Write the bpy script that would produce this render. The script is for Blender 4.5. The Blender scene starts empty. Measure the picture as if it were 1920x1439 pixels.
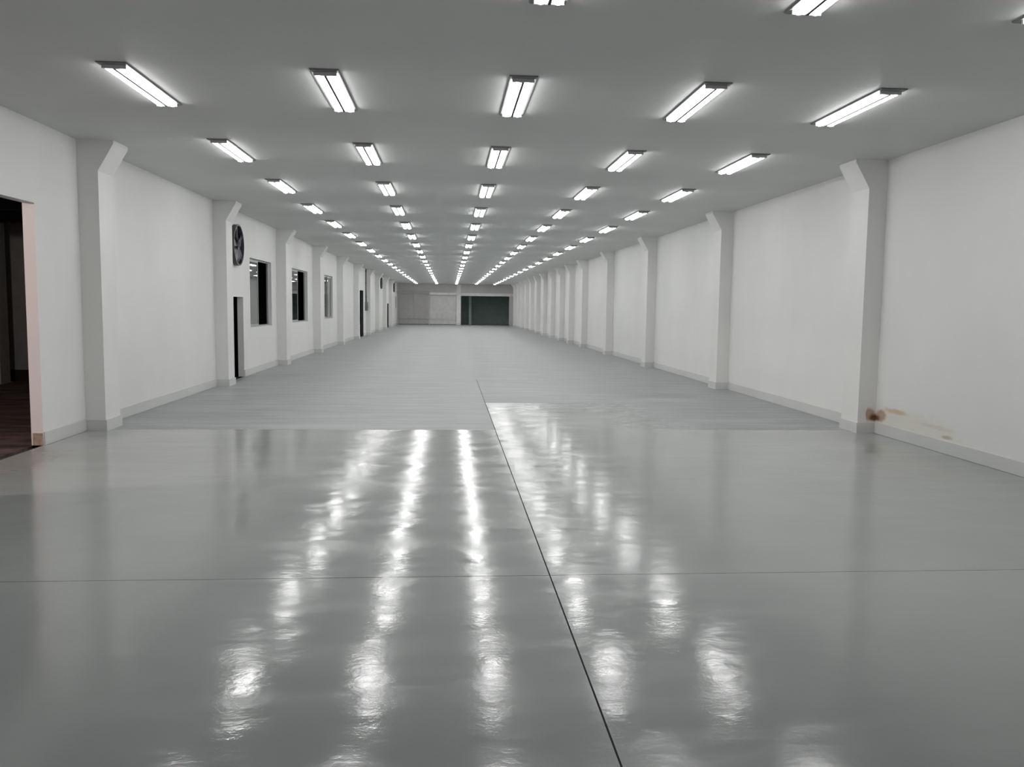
import bpy, bmesh, math
from mathutils import Matrix, Vector

# ------------------------------------------------------------------ camera, world, exposure
scn = bpy.context.scene
C = scn.collection
F_PX, YAW, PITCH, ROLL, CAM_H = 1553.8, .0767, .0916, .0127, 1.75
cy, sy, cp, sp, cr, sr = math.cos(YAW), math.sin(YAW), math.cos(PITCH), math.sin(PITCH), math.cos(ROLL), math.sin(ROLL)
fw = Vector((sy, cy, 0)); rt = Vector((cy, -sy, 0)); up = Vector((0, 0, 1))
f2 = fw * cp - up * sp; u2 = up * cp + fw * sp
r3 = rt * cr + u2 * sr; u3 = u2 * cr - rt * sr
cam = bpy.data.cameras.new('camera'); cam.sensor_fit = 'HORIZONTAL'; cam.sensor_width = 36
cam.lens = F_PX * 36 / 1920; cam.clip_end = 300; cam.clip_start = .05
cam_o = bpy.data.objects.new('camera', cam); C.objects.link(cam_o)
m = Matrix((r3, u3, -f2)).transposed().to_4x4(); m.translation = (0, 0, CAM_H)
cam_o.matrix_world = m
scn.camera = cam_o
world = bpy.data.worlds.new('night'); scn.world = world; world.use_nodes = True
world.node_tree.nodes['Background'].inputs[0].default_value = (.01, .012, .016, 1)
world.node_tree.nodes['Background'].inputs[1].default_value = .2
scn.view_settings.view_transform = 'Standard'; scn.view_settings.look = 'None'
scn.view_settings.gamma = 1; scn.view_settings.use_curve_mapping = False
scn.view_settings.exposure = 0.0
TUBE_STRENGTH = 22.2

# ------------------------------------------------------------------ dimensions (metres; hall axis = +y)
XL, XR, ZC = -4.925, 6.178, 3.89
Y0, Y1 = -14.0, 80.0
WT = .14                       # side wall thickness

# ------------------------------------------------------------------ materials
def new_mat(name):
    mt = bpy.data.materials.new(name); mt.use_nodes = True
    nt = mt.node_tree
    return mt, nt, nt.nodes['Principled BSDF']
def N(nt, kind, **kw):
    n = nt.nodes.new(kind)
    for k, v in kw.items():
        if k in n.inputs.keys(): n.inputs[k].default_value = v
        else: setattr(n, k, v)
    return n
def math_n(nt, op, a, b=None, clamp=False):
    n = nt.nodes.new('ShaderNodeMath'); n.operation = op; n.use_clamp = clamp
    for i, v in enumerate((a, b)):
        if v is None: continue
        if isinstance(v, (int, float)): n.inputs[i].default_value = v
        else: nt.links.new(v, n.inputs[i])
    return n.outputs[0]
def ramp(nt, v, a, b, lo=0., hi=1., smooth=True):
    n = nt.nodes.new('ShaderNodeMapRange')
    n.interpolation_type = 'SMOOTHSTEP' if smooth else 'LINEAR'
    nt.links.new(v, n.inputs[0])
    for i, x in enumerate((a, b, lo, hi)): n.inputs[i + 1].default_value = x
    return n.outputs[0]
def mixc(nt, fac, a, b):
    n = nt.nodes.new('ShaderNodeMix'); n.data_type = 'RGBA'
    if isinstance(fac, (int, float)): n.inputs[0].default_value = fac
    else: nt.links.new(fac, n.inputs[0])
    for i, v in ((6, a), (7, b)):
        if isinstance(v, tuple): n.inputs[i].default_value = (*v, 1)
        else: nt.links.new(v, n.inputs[i])
    return n.outputs[2]
def noise(nt, scale, detail=3, vec=None, rough=.55):
    n = N(nt, 'ShaderNodeTexNoise', Scale=scale, Detail=detail, Roughness=rough)
    if vec is not None: nt.links.new(vec, n.inputs['Vector'])
    return n.outputs['Fac']
def pos_scaled(nt, s):
    g = nt.nodes.new('ShaderNodeNewGeometry')
    mp = nt.nodes.new('ShaderNodeMapping'); mp.inputs['Scale'].default_value = s
    nt.links.new(g.outputs['Position'], mp.inputs['Vector'])
    return mp.outputs[0]
def pos_xyz(nt):
    g = nt.nodes.new('ShaderNodeNewGeometry'); s = nt.nodes.new('ShaderNodeSeparateXYZ')
    nt.links.new(g.outputs['Position'], s.inputs[0]); return s.outputs
def bump(nt, b, h, strength, dist=.01):
    n = nt.nodes.new('ShaderNodeBump'); n.inputs['Strength'].default_value = strength; n.inputs['Distance'].default_value = dist
    nt.links.new(h, n.inputs['Height']); nt.links.new(n.outputs[0], b.inputs['Normal'])
def plain(name, col, rough=.6, spec=.4, metal=0., var=.06, scale=3.):
    mt, nt, b = new_mat(name)
    v = noise(nt, scale, 3, pos_scaled(nt, (1, 1, 1)))
    c = mixc(nt, ramp(nt, v, .3, .7), tuple(x * (1 - var) for x in col), tuple(min(1, x * (1 + var)) for x in col))
    nt.links.new(c, b.inputs['Base Color'])
    b.inputs['Roughness'].default_value = rough; b.inputs['Specular IOR Level'].default_value = spec; b.inputs['Metallic'].default_value = metal
    return mt
def paint(name, col, var=.025):
    mt, nt, b = new_mat(name)
    v = noise(nt, .7, 4, pos_scaled(nt, (1, 1, .6)))
    c = mixc(nt, ramp(nt, v, .3, .7), tuple(x * (1 - var) for x in col), tuple(min(1, x * (1 + var)) for x in col))
    b.inputs['Roughness'].default_value = .55; b.inputs['Specular IOR Level'].default_value = .3
    bump(nt, b, noise(nt, 9, 3, pos_scaled(nt, (1, 1, 1))), .08, .01)
    nt.links.new(c, b.inputs['Base Color'])
    return mt, nt, b, c
M = {}
M['wall'], *_ = paint('white_wall_paint', (.80, .80, .79))
M['ceiling'], *_ = paint('ceiling_paint', (.66, .67, .66))
M['pillar'], *_ = paint('white_pillar_paint', (.79, .79, .775))
M['skirt'], *_ = paint('grey_skirting_paint', (.64, .645, .635), .05)
M['endwall'], *_ = paint('end_wall_paint', (.56, .55, .54), .05)
M['pink'], *_ = paint('pinkish_primer', (.86, .79, .79), .04)

# right wall and its pillar: damp stain with flaking paint low on the wall
def stained(name, col):
    mt, nt, b, c = paint(name, col)
    x, y, z = pos_xyz(nt)
    wob = math_n(nt, 'MULTIPLY', math_n(nt, 'SUBTRACT', noise(nt, 7, 4, pos_scaled(nt, (1, 1, 1))), .5), .9)
    def blob(yc, zc, ry, rz, a=.5, e=1.):
        dy = math_n(nt, 'DIVIDE', math_n(nt, 'ADD', math_n(nt, 'SUBTRACT', yc, y), math_n(nt, 'MULTIPLY', math_n(nt, 'SUBTRACT', 6.178, x), 1.4)), ry); dz = math_n(nt, 'DIVIDE', math_n(nt, 'SUBTRACT', z, zc), rz)
        d = math_n(nt, 'ADD', math_n(nt, 'MULTIPLY', dy, dy), math_n(nt, 'MULTIPLY', dz, dz))
        return ramp(nt, math_n(nt, 'ADD', math_n(nt, 'ADD', math_n(nt, 'SQRT', d), wob), ramp(nt, x, 5.95, 6.06, 3., 0.)), a, e, 1., 0.)
    c = mixc(nt, math_n(nt, 'MULTIPLY', blob(10.55, .2, 1.25, .27, .55, 1.05), .55), c, (.74, .70, .58))
    c = mixc(nt, math_n(nt, 'MULTIPLY', blob(10.95, .375, .33, .05, .3, 1.1), .75), c, (.62, .42, .25))
    c = mixc(nt, math_n(nt, 'MULTIPLY', blob(10.0, .30, .5, .035, .3, 1.1), .35), c, (.55, .50, .40))
    c = mixc(nt, math_n(nt, 'MULTIPLY', blob(9.76, .205, .12, .03, .4, 1.1), .7), c, (.45, .36, .27))
    c = mixc(nt, math_n(nt, 'MULTIPLY', blob(11.36, .27, .17, .10, .55, 1.1), .8), c, (.42, .26, .17))
    c = mixc(nt, blob(11.49, .225, .15, .075, .35, 1.0), c, (.17, .075, .03))
    nt.links.new(c, b.inputs['Base Color'])
    return mt
M['wall_right'] = stained('white_wall_paint_damp', (.80, .80, .79))
M['pillar_stained'] = stained('white_pillar_paint_damp', (.79, .79, .775))

# grey epoxy floor: glossy fresh coat near, older dull coat beyond
def floor_mat():
    mt, nt, b = new_mat('grey_epoxy_floor')
    x, y, z = pos_xyz(nt)
    streak = noise(nt, 1., 5, pos_scaled(nt, (.35, 2.6, 1)), .6)
    fine = noise(nt, 1., 4, pos_scaled(nt, (2.2, 9, 1)), .6)
    cloud = noise(nt, .22, 3, pos_scaled(nt, (1, 1, 1)))
    # edge of the glossy coat: y = 11.74 left of the joint, 15.1 right of it, pulled in towards the right wall
    is_r = math_n(nt, 'GREATER_THAN', x, .67)
    wide = noise(nt, 1., 5, pos_scaled(nt, (.5, 7., 1)), .65)
    fade = ramp(nt, math_n(nt, 'ADD', x, math_n(nt, 'MULTIPLY', math_n(nt, 'SUBTRACT', wide, .5), 4.5)), 1.9, 4.6)
    past = ramp(nt, y, 11.70, 11.78); past2 = ramp(nt, y, 15.07, 15.13)
    dr = math_n(nt, 'MAXIMUM', past2, math_n(nt, 'MULTIPLY', past, fade))
    dull = math_n(nt, 'ADD', math_n(nt, 'MULTIPLY', is_r, dr), math_n(nt, 'MULTIPLY', math_n(nt, 'SUBTRACT', 1., is_r), past))
    glossy = mixc(nt, ramp(nt, cloud, .35, .65), (.305, .317, .315), (.345, .357, .353))
    old = mixc(nt, ramp(nt, math_n(nt, 'ADD', math_n(nt, 'MULTIPLY', streak, .6), math_n(nt, 'MULTIPLY', noise(nt, 1., 5, pos_scaled(nt, (.8, 7, 1)), .7), .4)), .36, .64), (.255, .272, .272), (.385, .40, .398))
    c = mixc(nt, dull, glossy, old)
    # scuffed, slightly brown dirt by the big doorway
    dx = math_n(nt, 'ADD', x, 4.8); dy = math_n(nt, 'MULTIPLY', math_n(nt, 'SUBTRACT', y, 9.2), .55)
    d = math_n(nt, 'SQRT', math_n(nt, 'ADD', math_n(nt, 'MULTIPLY', dx, dx), math_n(nt, 'MULTIPLY', dy, dy)))
    dirt = math_n(nt, 'MULTIPLY', ramp(nt, math_n(nt, 'ADD', d, math_n(nt, 'MULTIPLY', fine, .8)), .5, 1.25, 1., 0.), .55)
    c = mixc(nt, dirt, c, (.24, .20, .17))
    nt.links.new(c, b.inputs['Base Color'])
    rg = math_n(nt, 'ADD', ramp(nt, streak, .3, .75, .095, .19), ramp(nt, fine, .3, .7, -.02, .03))
    rd = ramp(nt, streak, .3, .7, .42, .55)
    mixr = nt.nodes.new('ShaderNodeMix'); nt.links.new(dull, mixr.inputs[0]); nt.links.new(rg, mixr.inputs[2]); nt.links.new(rd, mixr.inputs[3])
    nt.links.new(math_n(nt, 'ADD', mixr.outputs[0], math_n(nt, 'MULTIPLY', dirt, .4)), b.inputs['Roughness'])
    b.inputs['Specular IOR Level'].default_value = .42
    wav = math_n(nt, 'ADD', noise(nt, 1., 2, pos_scaled(nt, (1.7, 2.1, 1)), .5), math_n(nt, 'MULTIPLY', noise(nt, 1., 3, pos_scaled(nt, (15, 22, 1)), .65), .14))
    bump(nt, b, wav, 1., .0058)
    return mt
M['floor'] = floor_mat()
M['joint'] = plain('joint_filler', (.05, .052, .053), .8)
def dirt_floor():
    mt, nt, b = new_mat('brown_dirt_floor')
    v = noise(nt, 1., 6, pos_scaled(nt, (1.2, 4, 1)), .7)
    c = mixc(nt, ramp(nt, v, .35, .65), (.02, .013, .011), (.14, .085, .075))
    nt.links.new(c, b.inputs['Base Color']); b.inputs['Roughness'].default_value = .8
    bump(nt, b, v, .6, .05)
    return mt
M['dirt'] = dirt_floor()
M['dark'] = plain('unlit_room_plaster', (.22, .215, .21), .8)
M['black'] = plain('unlit_black_plaster', (.012, .012, .012), .9)  # near-black colour stands in for the darkness of unlit rooms
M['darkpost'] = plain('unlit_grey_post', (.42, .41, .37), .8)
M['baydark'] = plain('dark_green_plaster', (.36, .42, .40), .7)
M['baypost'] = plain('green_grey_post', (.62, .68, .65), .7)
M['housing'] = plain('grey_enamel_housing', (.22, .22, .22), .45)
M['gap_strip'] = plain('black_gap_strip', (.03, .03, .03), .6)  # black put in for the dark line between the tubes
M['holder'] = plain('white_lamp_holder', (.6, .6, .6), .4)
M['alu'] = plain('grey_aluminium', (.42, .43, .43), .4, .5, .3)
M['navy'] = plain('navy_painted_metal', (.012, .013, .035), .45, .5)
M['blade'] = plain('grey_fan_blade', (.11, .115, .13), .4, .5, .2)
M['ring'] = plain('dark_grey_ring', (.06, .06, .068), .45, .5)
M['rail'] = plain('pale_grey_steel', (.76, .75, .74), .5)
M['leaf1'] = plain('dull_grey_sheet', (.42, .41, .40), .55)
M['leaf2'] = plain('grey_sheet', (.60, .59, .58), .5)
M['conduit'] = plain('grey_conduit', (.20, .205, .20), .5)
mt, nt, b = new_mat('lit_tube')
b.inputs['Base Color'].default_value = (.9, .9, .9, 1)
b.inputs['Emission Color'].default_value = (1., .995, .985, 1); b.inputs['Emission Strength'].default_value = TUBE_STRENGTH
M['tube'] = mt
mt, nt, b = new_mat('window_glass')
b.inputs['Base Color'].default_value = (.80, .86, .83, 1); b.inputs['Roughness'].default_value = .01
b.inputs['Transmission Weight'].default_value = 1.; b.inputs['IOR'].default_value = 1.5
M['glass'] = mt

# ------------------------------------------------------------------ mesh helpers
def add_box(bm, x0, x1, y0, y1, z0, z1, bevel=0.):
    vs = [bm.verts.new((x, y, z)) for z in (z0, z1) for y in (y0, y1) for x in (x0, x1)]
    fs = [bm.faces.new([vs[i] for i in q]) for q in ((0, 2, 3, 1), (4, 5, 7, 6), (0, 1, 5, 4), (2, 6, 7, 3), (0, 4, 6, 2), (1, 3, 7, 5))]
    if bevel:
        es = list({e for f in fs for e in f.edges})
        bmesh.ops.bevel(bm, geom=es, offset=bevel, segments=2, affect='EDGES', profile=.5)
def add_prism(bm, pts, axis, a, b):
    """extrude a 2-D outline along axis ('x','y','z') from a to b"""
    def P(u, v, w): return {'x': (w, u, v), 'y': (u, w, v), 'z': (u, v, w)}[axis]
    lo = [bm.verts.new(P(u, v, a)) for u, v in pts]; hi = [bm.verts.new(P(u, v, b)) for u, v in pts]
    n = len(pts)
    bm.faces.new(lo); bm.faces.new(hi[::-1])
    for i in range(n): bm.faces.new((lo[i], hi[i], hi[(i + 1) % n], lo[(i + 1) % n]))
def add_ring(bm, cyy, czz, r0, r1, x0, x1, n=40):
    """ring (annulus with depth) around an x axis"""
    L = []
    for r, x in ((r0, x0), (r1, x0), (r1, x1), (r0, x1)):
        L.append([bm.verts.new((x, cyy + r * math.cos(2 * math.pi * i / n), czz + r * math.sin(2 * math.pi * i / n))) for i in range(n)])
    for k in range(4):
        A, B = L[k], L[(k + 1) % 4]
        for i in range(n): bm.faces.new((A[i], A[(i + 1) % n], B[(i + 1) % n], B[i]))
def add_disc(bm, cyy, czz, r, x0, x1, n=32, dome=0.):
    add_prism(bm, [(cyy + r * math.cos(2 * math.pi * i / n), czz + r * math.sin(2 * math.pi * i / n)) for i in range(n)], 'x', x0, x1)
def add_tube_y(bm, x, z, r, y0, y1, n=12):
    add_prism(bm, [(x + r * math.cos(2 * math.pi * i / n), z + r * math.sin(2 * math.pi * i / n)) for i in range(n)], 'y', y0, y1)
def mesh(name, bm, mat, smooth=False):
    bmesh.ops.recalc_face_normals(bm, faces=bm.faces)
    me = bpy.data.meshes.new(name); bm.to_mesh(me); bm.free(); me.materials.append(M[mat])
    if smooth: 
        for p in me.polygons: p.use_smooth = len(p.vertices) == 4
    return me
def obj(name, bm, mat, parent=None, smooth=False):
    me = bm if isinstance(bm, bpy.types.Mesh) else mesh(name, bm, mat, smooth)
    o = bpy.data.objects.new(name, me); C.objects.link(o)
    if parent is not None: o.parent = parent
    return o
def box_obj(name, mat, parent, *a, bevel=0.):
    bm = bmesh.new(); add_box(bm, *a, bevel=bevel); return obj(name, bm, mat, parent)
def tag(o, label, cat=None, group=None, kind=None):
    o['label'] = label
    if cat: o['category'] = cat
    if group: o['group'] = group
    if kind: o['kind'] = kind
    return o
def empty(name, loc=(0, 0, 0)):
    o = bpy.data.objects.new(name, None); o.empty_display_size = .1; o.location = loc; C.objects.link(o); return o
def struct(o, label, cat):
    return tag(o, label, cat, kind='structure')

# ------------------------------------------------------------------ floor: slabs with joints between them
XJ, YJ = .67, 5.27
fl = box_obj('floor', 'joint', None, XL - WT, XR, Y0, Y1, -.30, -.035)
struct(fl, 'grey glossy epoxy-painted concrete floor of the long hall', 'floor')
gx, gy = .0045, .003
for x0, x1, y0, y1 in (
        (XL, XJ - gx, Y0, YJ - gy), (XJ + gx, XR, Y0, YJ - gy),
        (XL, XJ - gx, YJ + gy, 11.738), (XJ + gx, XR, YJ + gy, 15.1),
        (XL, XJ - gx, 11.742, 20.0), (XJ + gx, XR, 15.102, 20.0),
        (XL, XR, 20.002, Y1)):
    box_obj('floor_slab', 'floor', fl, x0, x1, y0, y1, -.035, 0)

# ------------------------------------------------------------------ ceiling
ce = box_obj('ceiling', 'ceiling', None, XL - WT, XR + WT, Y0, Y1, ZC, ZC + .15)
struct(ce, 'flat pale grey ceiling carrying five lines of tube lights', 'ceiling')

# ------------------------------------------------------------------ side walls with openings
def wall_with_holes(bm, x0, x1, ya, yb, za, zb, holes):
    """non-overlapping blocks along y; holes = (y0,y1,z0,z1) sorted along y"""
    y = ya
    for a, b_, c, d in holes:
        add_box(bm, x0, x1, y, a, za, zb)
        if c > za: add_box(bm, x0, x1, a, b_, za, c)
        if d < zb: add_box(bm, x0, x1, a, b_, d, zb)
        y = b_
    add_box(bm, x0, x1, y, yb, za, zb)
DOOR1 = (7.3, 10.42, 0, 2.93)
DOOR2 = (19.3, 20.42, 0, 1.93)
WIN = [(21.12, 23.62, 1.17, 2.90), (26.68, 29.55, 1.18, 2.90), (33.5, 35.85, 1.2, 2.95)]
DOOR3 = (46.5, 48.5, 0, 2.62)
DOOR4 = (67.0, 68.6, 0, 1.95)
WIN4 = (77.2, 79.0, 1.55, 2.6)
holes = [DOOR1, DOOR2, *WIN, DOOR3, DOOR4, WIN4]
bm = bmesh.new(); wall_with_holes(bm, XL - WT, XL, Y0, Y1, 0, ZC, holes)
wl = struct(obj('wall_left', bm, 'wall'), 'long white side wall with doorways, windows and pillars', 'wall')
wr = struct(box_obj('wall_right', 'wall_right', None, XR, XR + WT, Y0, Y1, 0, ZC), 'long blank white side wall with a brown damp stain low down', 'wall')
wb = struct(box_obj('wall_back', 'wall', None, XL - WT, XR + WT, Y0 - .15, Y0, 0, ZC), 'white wall closing the hall behind the viewer', 'wall')
OPEN = (1.15, 5.78, 0, 2.78)
bm = bmesh.new()
for a in ((XL - WT, OPEN[0], 0, ZC), (OPEN[1], XR + WT, 0, ZC), (OPEN[0], OPEN[1], OPEN[3], ZC)):
    add_box(bm, a[0], a[1], Y1, Y1 + .25, a[2], a[3])
we = struct(obj('wall_end', bm, 'endwall'), 'grey far end wall of the hall with a wide dark opening', 'wall')

# ------------------------------------------------------------------ pillars against both side walls
PL = [11.6, 17.95, 24.35, 30.75, 37.2, 43.6, 49.95, 56.3, 62.7, 69.1]
PR = [11.5, 17.9, 24.6, 31.0, 36.8, 40.8, 44.3, 48.2, 52.2, 56.2, 60.2, 64.2, 68.2, 72.2, 76.2]
PW, PP, SH, ST = .50, .265, .165, .02
def make_pillar_meshes(side, mat):
    s = 1 if side == 'L' else -1
    bm = bmesh.new(); add_box(bm, 0 if s > 0 else -PP, PP if s > 0 else 0, 0, PW, 0, ZC - .40)
    shaft = mesh('shaft', bm, mat)
    bm = bmesh.new(); add_prism(bm, [(0, ZC - .40), (s * PP, ZC - .40), (s * (PP + .21), ZC - .04), (s * (PP + .21), ZC), (0, ZC)], 'y', 0, PW)
    haunch = mesh('haunch', bm, mat)
    bm = bmesh.new()
    ends = (s * PP, s * (PP + ST)); add_box(bm, min(ends), max(ends), -ST, PW + ST, 0, SH - .015)
    full = (0, s * PP); add_box(bm, min(full), max(full), -ST, 0, 0, SH - .015); add_box(bm, min(full), max(full), PW, PW + ST, 0, SH - .015)
    skirt = mesh('skirting', bm, 'skirt')
    return shaft, haunch, skirt
PML, PMR, PMS = make_pillar_meshes('L', 'pillar'), make_pillar_meshes('R', 'pillar'), make_pillar_meshes('R', 'pillar_stained')
ordw = ['nearest', 'second', 'third', 'fourth', 'fifth', 'sixth', 'seventh', 'eighth', 'ninth', 'tenth', 'eleventh', 'twelfth', 'thirteenth', 'fourteenth', 'fifteenth', 'sixteenth']
left_txt = {0: 'white pillar between the big doorway and the blank left wall bay',
            1: 'white pillar just before the round wall fan and small doorway',
            2: 'white pillar between the first and second half-open windows',
            3: 'white pillar between the second window and the closed grey window',
            4: 'white pillar just beyond the closed grey window on the left wall'}
right_txt = {0: 'white pillar with a brown damp stain at its foot, nearest on the right'}
for side, ys, x, in (('L', PL, XL), ('R', PR, XR)):
    for i, y in enumerate(ys):
        e = empty('pillar', (x, y, 0))
        ms = PML if side == 'L' else (PMS if i == 0 else PMR)
        for nm, me in zip(('shaft', 'haunch', 'skirting'), ms): obj(nm, me, None, e)
        w = 'left' if side == 'L' else 'right'
        lab = (left_txt if side == 'L' else right_txt).get(i)
        if lab is None: lab = f'white painted pillar on the {w} wall, {ordw[i]} from the viewer'
        tag(e, lab, 'pillar', f'pillars along the {w} wall')

# ------------------------------------------------------------------ skirting boards between the pillars
def skirting(name, xa, xb, ys, doors, label):
    root = empty(name); struct(root, label, 'baseboard')
    cuts = [(y - ST, y + PW + ST) for y in ys] + [(d[0], d[1]) for d in doors]
    y = Y0
    for a, b_ in sorted(cuts):
        if a - y > .05: box_obj('baseboard_length', 'skirt', root, xa, xb, y, a, 0, SH, bevel=.006)
        y = max(y, b_)
    if Y1 - y > .05: box_obj('baseboard_length', 'skirt', root, xa, xb, y, Y1, 0, SH, bevel=.006)
skirting('baseboard_left', XL, XL + ST, PL, (DOOR1, DOOR2, DOOR3, DOOR4), 'low grey painted skirting along the left wall')
skirting('baseboard_right', XR - ST, XR, PR, (), 'low grey painted skirting along the right wall')

# ------------------------------------------------------------------ ceiling lights: five lines of twin tubes
LX = [-3.02, -1.146, .68, 2.522, 4.245]
LY0, LDY, LH = 5.227, 3.4216, .70
HW, HH = .135, .014
def light_meshes(n):
    """slim tray on the ceiling, two shallow lit tube covers side by side, end holders"""
    bm = bmesh.new(); add_prism(bm, [(-HW, 0), (-HW, -.006), (-HW + .01, -HH), (HW - .01, -HH), (HW, -.006), (HW, 0)], 'y', -LH - .085, LH + .085)
    housing = mesh('housing', bm, 'housing')
    tubes = []
    for s in (-1, 1):
        bm = bmesh.new()
        prof = [(s * .061 + .042 * math.cos(math.pi + math.pi * i / n), -HH + .034 * math.sin(math.pi + math.pi * i / n)) for i in range(n + 1)]
        add_prism(bm, prof, 'y', -LH, LH); tubes.append(mesh('tube', bm, 'tube', True))
    bm = bmesh.new(); add_prism(bm, [(-.012, -HH), (-.011, -HH - .034), (.011, -HH - .034), (.012, -HH)], 'y', -LH, LH); gap_strip = mesh('dark_gap_strip', bm, 'gap_strip')  # strip added so the gap between the lit tubes reads dark
    hold = []
    for s in (-1, 1):
        bm = bmesh.new(); a = s * LH; b_ = s * (LH + .022); add_box(bm, -.105, .105, min(a, b_), max(a, b_), -.044, -HH); hold.append(mesh('lamp_holder', bm, 'holder'))
    return housing, tubes, hold, gap_strip
LM_near, LM_far = light_meshes(8), light_meshes(5)
colname = ['leftmost', 'second', 'middle', 'fourth', 'rightmost']
ordn = ['first', 'second', 'third', 'fourth', 'fifth', 'sixth', 'seventh', 'eighth', 'ninth', 'tenth', 'eleventh', 'twelfth']
for r in range(0, 22):
    for c, x in enumerate(LX):
        e = empty('ceiling_light', (x, LY0 + LDY * r, ZC))
        hs, tb, hd, rb = LM_near if r < 8 else LM_far
        obj('housing', hs, None, e); obj('dark_gap_strip', rb, None, e)
        for t in tb: obj('tube', t, None, e)
        for t in hd: obj('lamp_holder', t, None, e)
        grp = f'twin-tube lights in the {colname[c]} ceiling line'
        place = ('leftmost', 'second from left', 'middle one', 'second from right', 'rightmost')[c]
        if r == 0 and c < 2: lab = 'lit twin-tube light on the ceiling above the viewer, outside the picture'; grp = 'lights above the viewer'
        elif r == 0: lab = f"lit twin-tube light cut off by the picture's top edge, {('first', 'second', 'last')[c - 2]} from the left"
        elif r <= 12: lab = f'lit twin-tube light, {place} in the {ordn[r - 1]} whole row of lights'
        else: lab = f'tiny distant twin-tube light near the end wall, {place} of five'; grp = f'distant lights in the {colname[c]} ceiling line'
        tag(e, lab, 'light', grp)

# ------------------------------------------------------------------ doorways and windows in the left wall
def lining(name, d, mat, label, foot=None):
    """lining of a doorway: two jambs and a head on the faces of the opening"""
    y0, y1, z0, z1 = d; t = .012
    root = empty(name, (XL, (y0 + y1) / 2, 0)); struct(root, label, 'doorway')
    root.location = (0, 0, 0)
    box_obj('jamb', mat, root, XL - WT, XL, y1 - t, y1, .0, z1)
    box_obj('jamb', mat, root, XL - WT, XL, y0, y0 + t, .0, z1)
    box_obj('head', 'wall', root, XL - WT, XL, y0 + t, y1 - t, z1 - t, z1)
    return root
d1 = lining('door_1', DOOR1, 'pink', 'big open doorway with a pinkish jamb into a dark room')
M['foot'] = plain('bare_brown_render', (.42, .32, .25), .8, var=.2, scale=20)
box_obj('bare_foot', 'foot', d1, XL - WT + .02, XL - .005, DOOR1[1] - .02, DOOR1[1] - .012, .0, .15)
lining('door_2', DOOR2, 'pillar', 'small low open doorway below the round wall fan')
lining('door_3', DOOR3, 'ring', 'tall narrow dark doorway far along the left wall')
lining('door_4', DOOR4, 'ring', 'low distant doorway near the end of the left wall')

def window(name, d, label, open_half):
    y0, y1, z0, z1 = d
    root = empty(name); struct(root, label, 'window')
    xa, xb = XL - WT + .01, XL - WT + .05
    f = .035
    bm = bmesh.new()
    add_box(bm, xa, xb, y0, y1, z0, z0 + f); add_box(bm, xa, xb, y0, y1, z1 - f, z1)
    add_box(bm, xa, xb, y0, y0 + f, z0 + f, z1 - f); add_box(bm, xa, xb, y1 - f, y1, z0 + f, z1 - f)
    obj('frame', bm, 'alu', root)
    ym = (y0 + y1) / 2
    panes = [(y0 + f, ym)] if open_half else [(y0 + f, ym), (ym, y1 - f)]
    for k, (a, b_) in enumerate(panes):
        xs = xa + .02 + .03 * k if not open_half else xa + .03
        bm = bmesh.new(); g = .04
        add_box(bm, xs, xs + .02, a, a + g, z0 + f, z1 - f); add_box(bm, xs, xs + .02, b_ - g, b_, z0 + f, z1 - f)
        add_box(bm, xs, xs + .02, a + g, b_ - g, z0 + f, z0 + f + g); add_box(bm, xs, xs + .02, a + g, b_ - g, z1 - f - g, z1 - f)
        s = obj('sash', bm, 'alu', root)
        box_obj('pane', 'glass', s, xs + .007, xs + .012, a + g, b_ - g, z0 + f + g, z1 - f - g)
    return root
window('window_1', WIN[0], 'nearest tall sliding window, one pane reflecting lights, other half open and black', True)
window('window_2', WIN[1], 'second sliding window along the left wall, half open and black', True)
window('window_3', WIN[2], 'third window along the left wall, closed with grey panes', False)
window('window_4', WIN4, 'tiny distant dark window beside the end wall', False)

# ------------------------------------------------------------------ unlit rooms behind the openings
AX, AY0, AY1 = -13.5, 4.5, 20.6
xo = XL - WT
# room behind the big doorway
AXD = 18.95
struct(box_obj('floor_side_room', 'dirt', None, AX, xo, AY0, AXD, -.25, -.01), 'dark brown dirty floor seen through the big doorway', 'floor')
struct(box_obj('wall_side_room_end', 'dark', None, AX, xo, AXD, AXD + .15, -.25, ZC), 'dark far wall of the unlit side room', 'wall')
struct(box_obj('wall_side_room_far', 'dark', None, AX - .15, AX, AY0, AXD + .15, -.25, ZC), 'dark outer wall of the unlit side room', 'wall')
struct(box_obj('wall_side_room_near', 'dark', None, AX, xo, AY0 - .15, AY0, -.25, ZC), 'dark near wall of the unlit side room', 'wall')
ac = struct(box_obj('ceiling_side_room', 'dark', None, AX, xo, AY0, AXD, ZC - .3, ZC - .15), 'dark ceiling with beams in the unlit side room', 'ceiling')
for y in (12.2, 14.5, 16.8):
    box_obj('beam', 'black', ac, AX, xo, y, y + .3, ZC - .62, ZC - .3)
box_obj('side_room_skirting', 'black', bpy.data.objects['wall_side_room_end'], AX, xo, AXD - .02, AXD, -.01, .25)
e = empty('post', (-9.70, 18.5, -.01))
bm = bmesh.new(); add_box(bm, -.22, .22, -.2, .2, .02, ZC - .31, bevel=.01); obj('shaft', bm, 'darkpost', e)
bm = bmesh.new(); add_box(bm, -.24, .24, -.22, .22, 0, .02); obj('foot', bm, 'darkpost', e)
tag(e, 'dim grey post standing in the dark room behind the big doorway', 'post')
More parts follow.
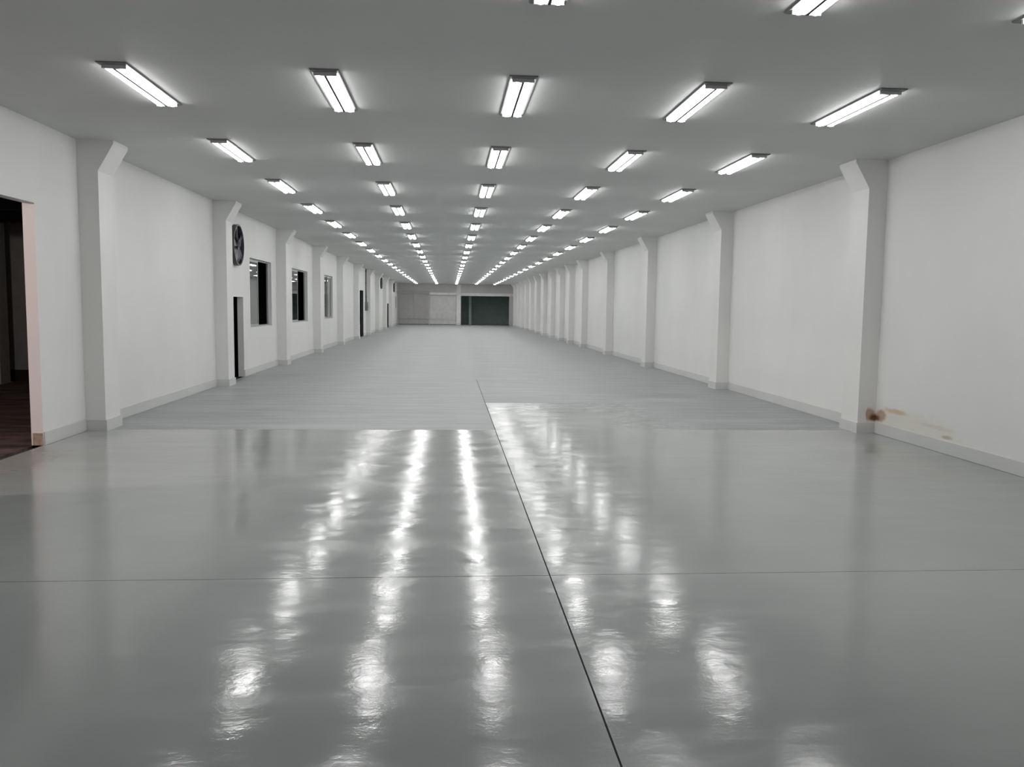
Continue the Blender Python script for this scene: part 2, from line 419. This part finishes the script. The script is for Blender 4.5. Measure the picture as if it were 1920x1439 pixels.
# unseen bulb added to brighten that room and the doorway jamb
M['bulb'] = new_mat('added_warm_bulb')[0]
bb = M['bulb'].node_tree.nodes['Principled BSDF']
bb.inputs['Emission Color'].default_value = (1., .86, .80, 1); bb.inputs['Emission Strength'].default_value = 2400.
e = empty('added_fill_bulb', (-8.3, 6.2, ZC - .3)); tag(e, 'bare warm bulb added out of sight to brighten the dark side room', 'lamp')
bm = bmesh.new(); add_prism(bm, [(.06 * math.cos(math.pi * i / 8), .06 * math.sin(math.pi * i / 8)) for i in range(16)], 'z', -.03, 0); obj('ceiling_rose', bm, 'holder', e)
bm = bmesh.new(); add_prism(bm, [(.025 * math.cos(math.pi * i / 6), .025 * math.sin(math.pi * i / 6)) for i in range(12)], 'z', -.14, -.03); obj('socket', bm, 'holder', e)
bm = bmesh.new(); bmesh.ops.create_icosphere(bm, subdivisions=2, radius=.07, matrix=Matrix.Translation((0, 0, -.20))); obj('bulb', bm, 'bulb', e)
# rooms behind the small doorway, windows and far doorways
B0, BX = AXD + .15, -10.5
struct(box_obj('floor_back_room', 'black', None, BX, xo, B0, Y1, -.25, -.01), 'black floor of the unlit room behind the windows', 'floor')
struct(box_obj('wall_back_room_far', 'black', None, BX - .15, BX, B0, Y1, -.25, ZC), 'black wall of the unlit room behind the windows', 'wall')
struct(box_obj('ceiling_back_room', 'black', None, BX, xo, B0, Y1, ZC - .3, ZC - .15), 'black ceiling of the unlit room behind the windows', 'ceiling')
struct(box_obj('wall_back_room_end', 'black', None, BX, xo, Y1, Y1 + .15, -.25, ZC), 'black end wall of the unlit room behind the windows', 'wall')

# ------------------------------------------------------------------ end wall: dark bay, sliding doors, piers
E1 = Y1 + .25
b0, b1 = OPEN[0] - .3, OPEN[1] + .35
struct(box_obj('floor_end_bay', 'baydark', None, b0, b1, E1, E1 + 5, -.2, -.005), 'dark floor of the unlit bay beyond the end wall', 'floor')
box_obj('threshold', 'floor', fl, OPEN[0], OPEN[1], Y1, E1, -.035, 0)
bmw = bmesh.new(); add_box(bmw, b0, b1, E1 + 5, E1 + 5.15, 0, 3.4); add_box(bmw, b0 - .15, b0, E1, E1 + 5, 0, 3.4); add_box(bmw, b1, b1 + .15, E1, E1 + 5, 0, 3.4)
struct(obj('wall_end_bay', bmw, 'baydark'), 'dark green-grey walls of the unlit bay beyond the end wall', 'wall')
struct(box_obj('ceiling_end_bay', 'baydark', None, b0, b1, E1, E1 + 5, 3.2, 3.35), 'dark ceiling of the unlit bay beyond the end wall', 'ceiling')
e = empty('post', (2.1, E1 + 3, -.005))
bm = bmesh.new(); add_box(bm, -.12, .12, -.12, .12, .02, 3.2, bevel=.01); obj('shaft', bm, 'baypost', e)
bm = bmesh.new(); add_box(bm, -.16, .16, -.16, .16, 0, .02); obj('foot', bm, 'baypost', e)
tag(e, 'thin pale green-grey post inside the dark bay at the far end', 'post')
# pier between the doors and the bay
e = empty('pier', (.92, Y1, 0))
bm = bmesh.new(); add_box(bm, -.2, .2, -.12, 0, .18, ZC); obj('shaft', bm, 'rail', e)
bm = bmesh.new(); add_box(bm, -.22, .22, -.14, 0, 0, .18); obj('skirting', bm, 'skirt', e)
tag(e, 'pale pier on the end wall left of the wide dark opening', 'pier')
tr = struct(box_obj('trim_1', 'rail', None, OPEN[0], OPEN[1] + .4, Y1 - .05, Y1, OPEN[3] + .02, OPEN[3] + .28), 'pale lintel band above the wide dark opening', 'lintel')
def big_door(name, x0, x1, zt, mat, label, n):
    root = empty(name); struct(root, label, 'door')
    w = (x1 - x0) / n
    for i in range(n):
        p = box_obj('leaf', mat, root, x0 + i * w + .01, x0 + (i + 1) * w - .01, Y1 - .06, Y1, .05, zt)
        box_obj('ledge', mat, p, x0 + i * w + .01, x0 + (i + 1) * w - .01, Y1 - .11, Y1 - .06, .55, .63)
    box_obj('bottom_rail', 'ring', root, x0, x1, Y1 - .09, Y1, 0, .05)
    return root
big_door('door_5', XL + .12, -1.92, 2.85, 'leaf1', 'dull dark grey closed leaves at the left of the end wall', 2)
big_door('door_6', -1.80, .66, 2.75, 'leaf2', 'lighter grey closed sheet door beside the pale pier on the end wall', 2)
struct(box_obj('trim_2', 'rail', None, -1.85, .70, Y1 - .16, Y1, 2.86, 3.08), 'pale door rail above the lighter grey sheet door', 'rail')
struct(box_obj('trim_3', 'leaf1', None, XL, -1.85, Y1 - .14, Y1, 2.95, 3.2), 'dull grey beam above the dark grey closed leaves', 'beam')

# ------------------------------------------------------------------ wall fans, panels, conduits on the left wall
def fan(y, z, R, label, grp):
    e = empty('wall_fan', (XL, y, z)); tag(e, label, 'fan', grp)
    bm = bmesh.new(); add_disc(bm, 0, 0, R - .03, 0, .012); obj('back_plate', bm, 'navy', e)
    bm = bmesh.new(); add_ring(bm, 0, 0, R - .035, R, 0, .10); obj('housing_ring', bm, 'ring', e)
    bm = bmesh.new(); add_disc(bm, 0, 0, .10, .012, .09, 20); h = obj('hub', bm, 'ring', e)
    for k in range(5):
        a = 2 * math.pi * k / 5 + .35
        bm = bmesh.new(); ca, sa = math.cos(a), math.sin(a)
        vs = []
        for rr, wd, tw in ((.09, .055, .018), (R * .5, .11, .022), (R - .06, .14, .018)):
            row = []
            for s in (-1, 1):
                yy, zz = rr * ca - s * wd * sa, rr * sa + s * wd * ca
                for dx in (0, .004): row.append(bm.verts.new((.05 + s * tw + dx, yy, zz)))
            vs.append(row)
        for A, B in zip(vs, vs[1:]):
            for i, j in ((0, 2), (2, 3), (3, 1), (1, 0)): bm.faces.new((A[i], A[j], B[j], B[i]))
        for row in (vs[0], vs[-1]): bm.faces.new((row[0], row[2], row[3], row[1]))
        obj('blade', bm, 'blade', e)
    bm = bmesh.new()
    for a in (0.6, 2.17):
        w = .008; L_ = R - .02; ca, sa = math.cos(a), math.sin(a)
        vv = [bm.verts.new((xx, u * ca - v * sa, u * sa + v * ca)) for xx in (.092, .1) for u, v in ((-L_, -w), (L_, -w), (L_, w), (-L_, w))]
        for q in ((0, 1, 2, 3), (4, 7, 6, 5), (0, 4, 5, 1), (1, 5, 6, 2), (2, 6, 7, 3), (3, 7, 4, 0)): bm.faces.new([vv[i] for i in q])
    obj('guard_bar', bm, 'ring', e)
fan(19.72, 3.10, .47, 'round navy and black wall fan above the small doorway', 'wall fans')
fan(60.7, 3.38, .42, 'small dark wall fan high on the left wall past the conduit', 'wall fans')
fan(74.6, 3.38, .42, 'tiny dark wall fan high on the left wall, farthest down the hall', 'wall fans')
def panel(y, z0, z1, w, label, clabel):
    e = empty('electrical_panel', (XL, y, z0)); tag(e, label, 'panel', 'electrical panels')
    bm = bmesh.new(); add_box(bm, 0, .14, -w / 2, w / 2, 0, z1 - z0, bevel=.008); obj('box', bm, 'conduit', e)
    bm = bmesh.new(); add_box(bm, .14, .15, -w / 2 + .02, w / 2 - .02, .02, z1 - z0 - .02); d = obj('door', bm, 'conduit', e)
    bm = bmesh.new(); add_box(bm, .15, .165, w / 2 - .06, w / 2 - .04, .18, .24); obj('latch', bm, 'ring', d)
    c = empty('conduit', (XL, y, z1)); tag(c, clabel, 'conduit', 'conduits')
    n = 10; bm = bmesh.new(); add_prism(bm, [(.045 + .04 * math.cos(2 * math.pi * i / n), .04 * math.sin(2 * math.pi * i / n)) for i in range(n)], 'z', 0, ZC - z1); obj('pipe', bm, 'conduit', c, True)
    for zz in (.3, 1.1, 1.8):
        bm = bmesh.new(); add_box(bm, 0, .09, -.055, .055, zz, zz + .03); obj('clamp', bm, 'ring', c)
panel(49.62, 1.45, 1.95, .45, 'small grey electrical panel on the wall past the tall dark doorway', 'grey conduit rising from the electrical panel to the ceiling')
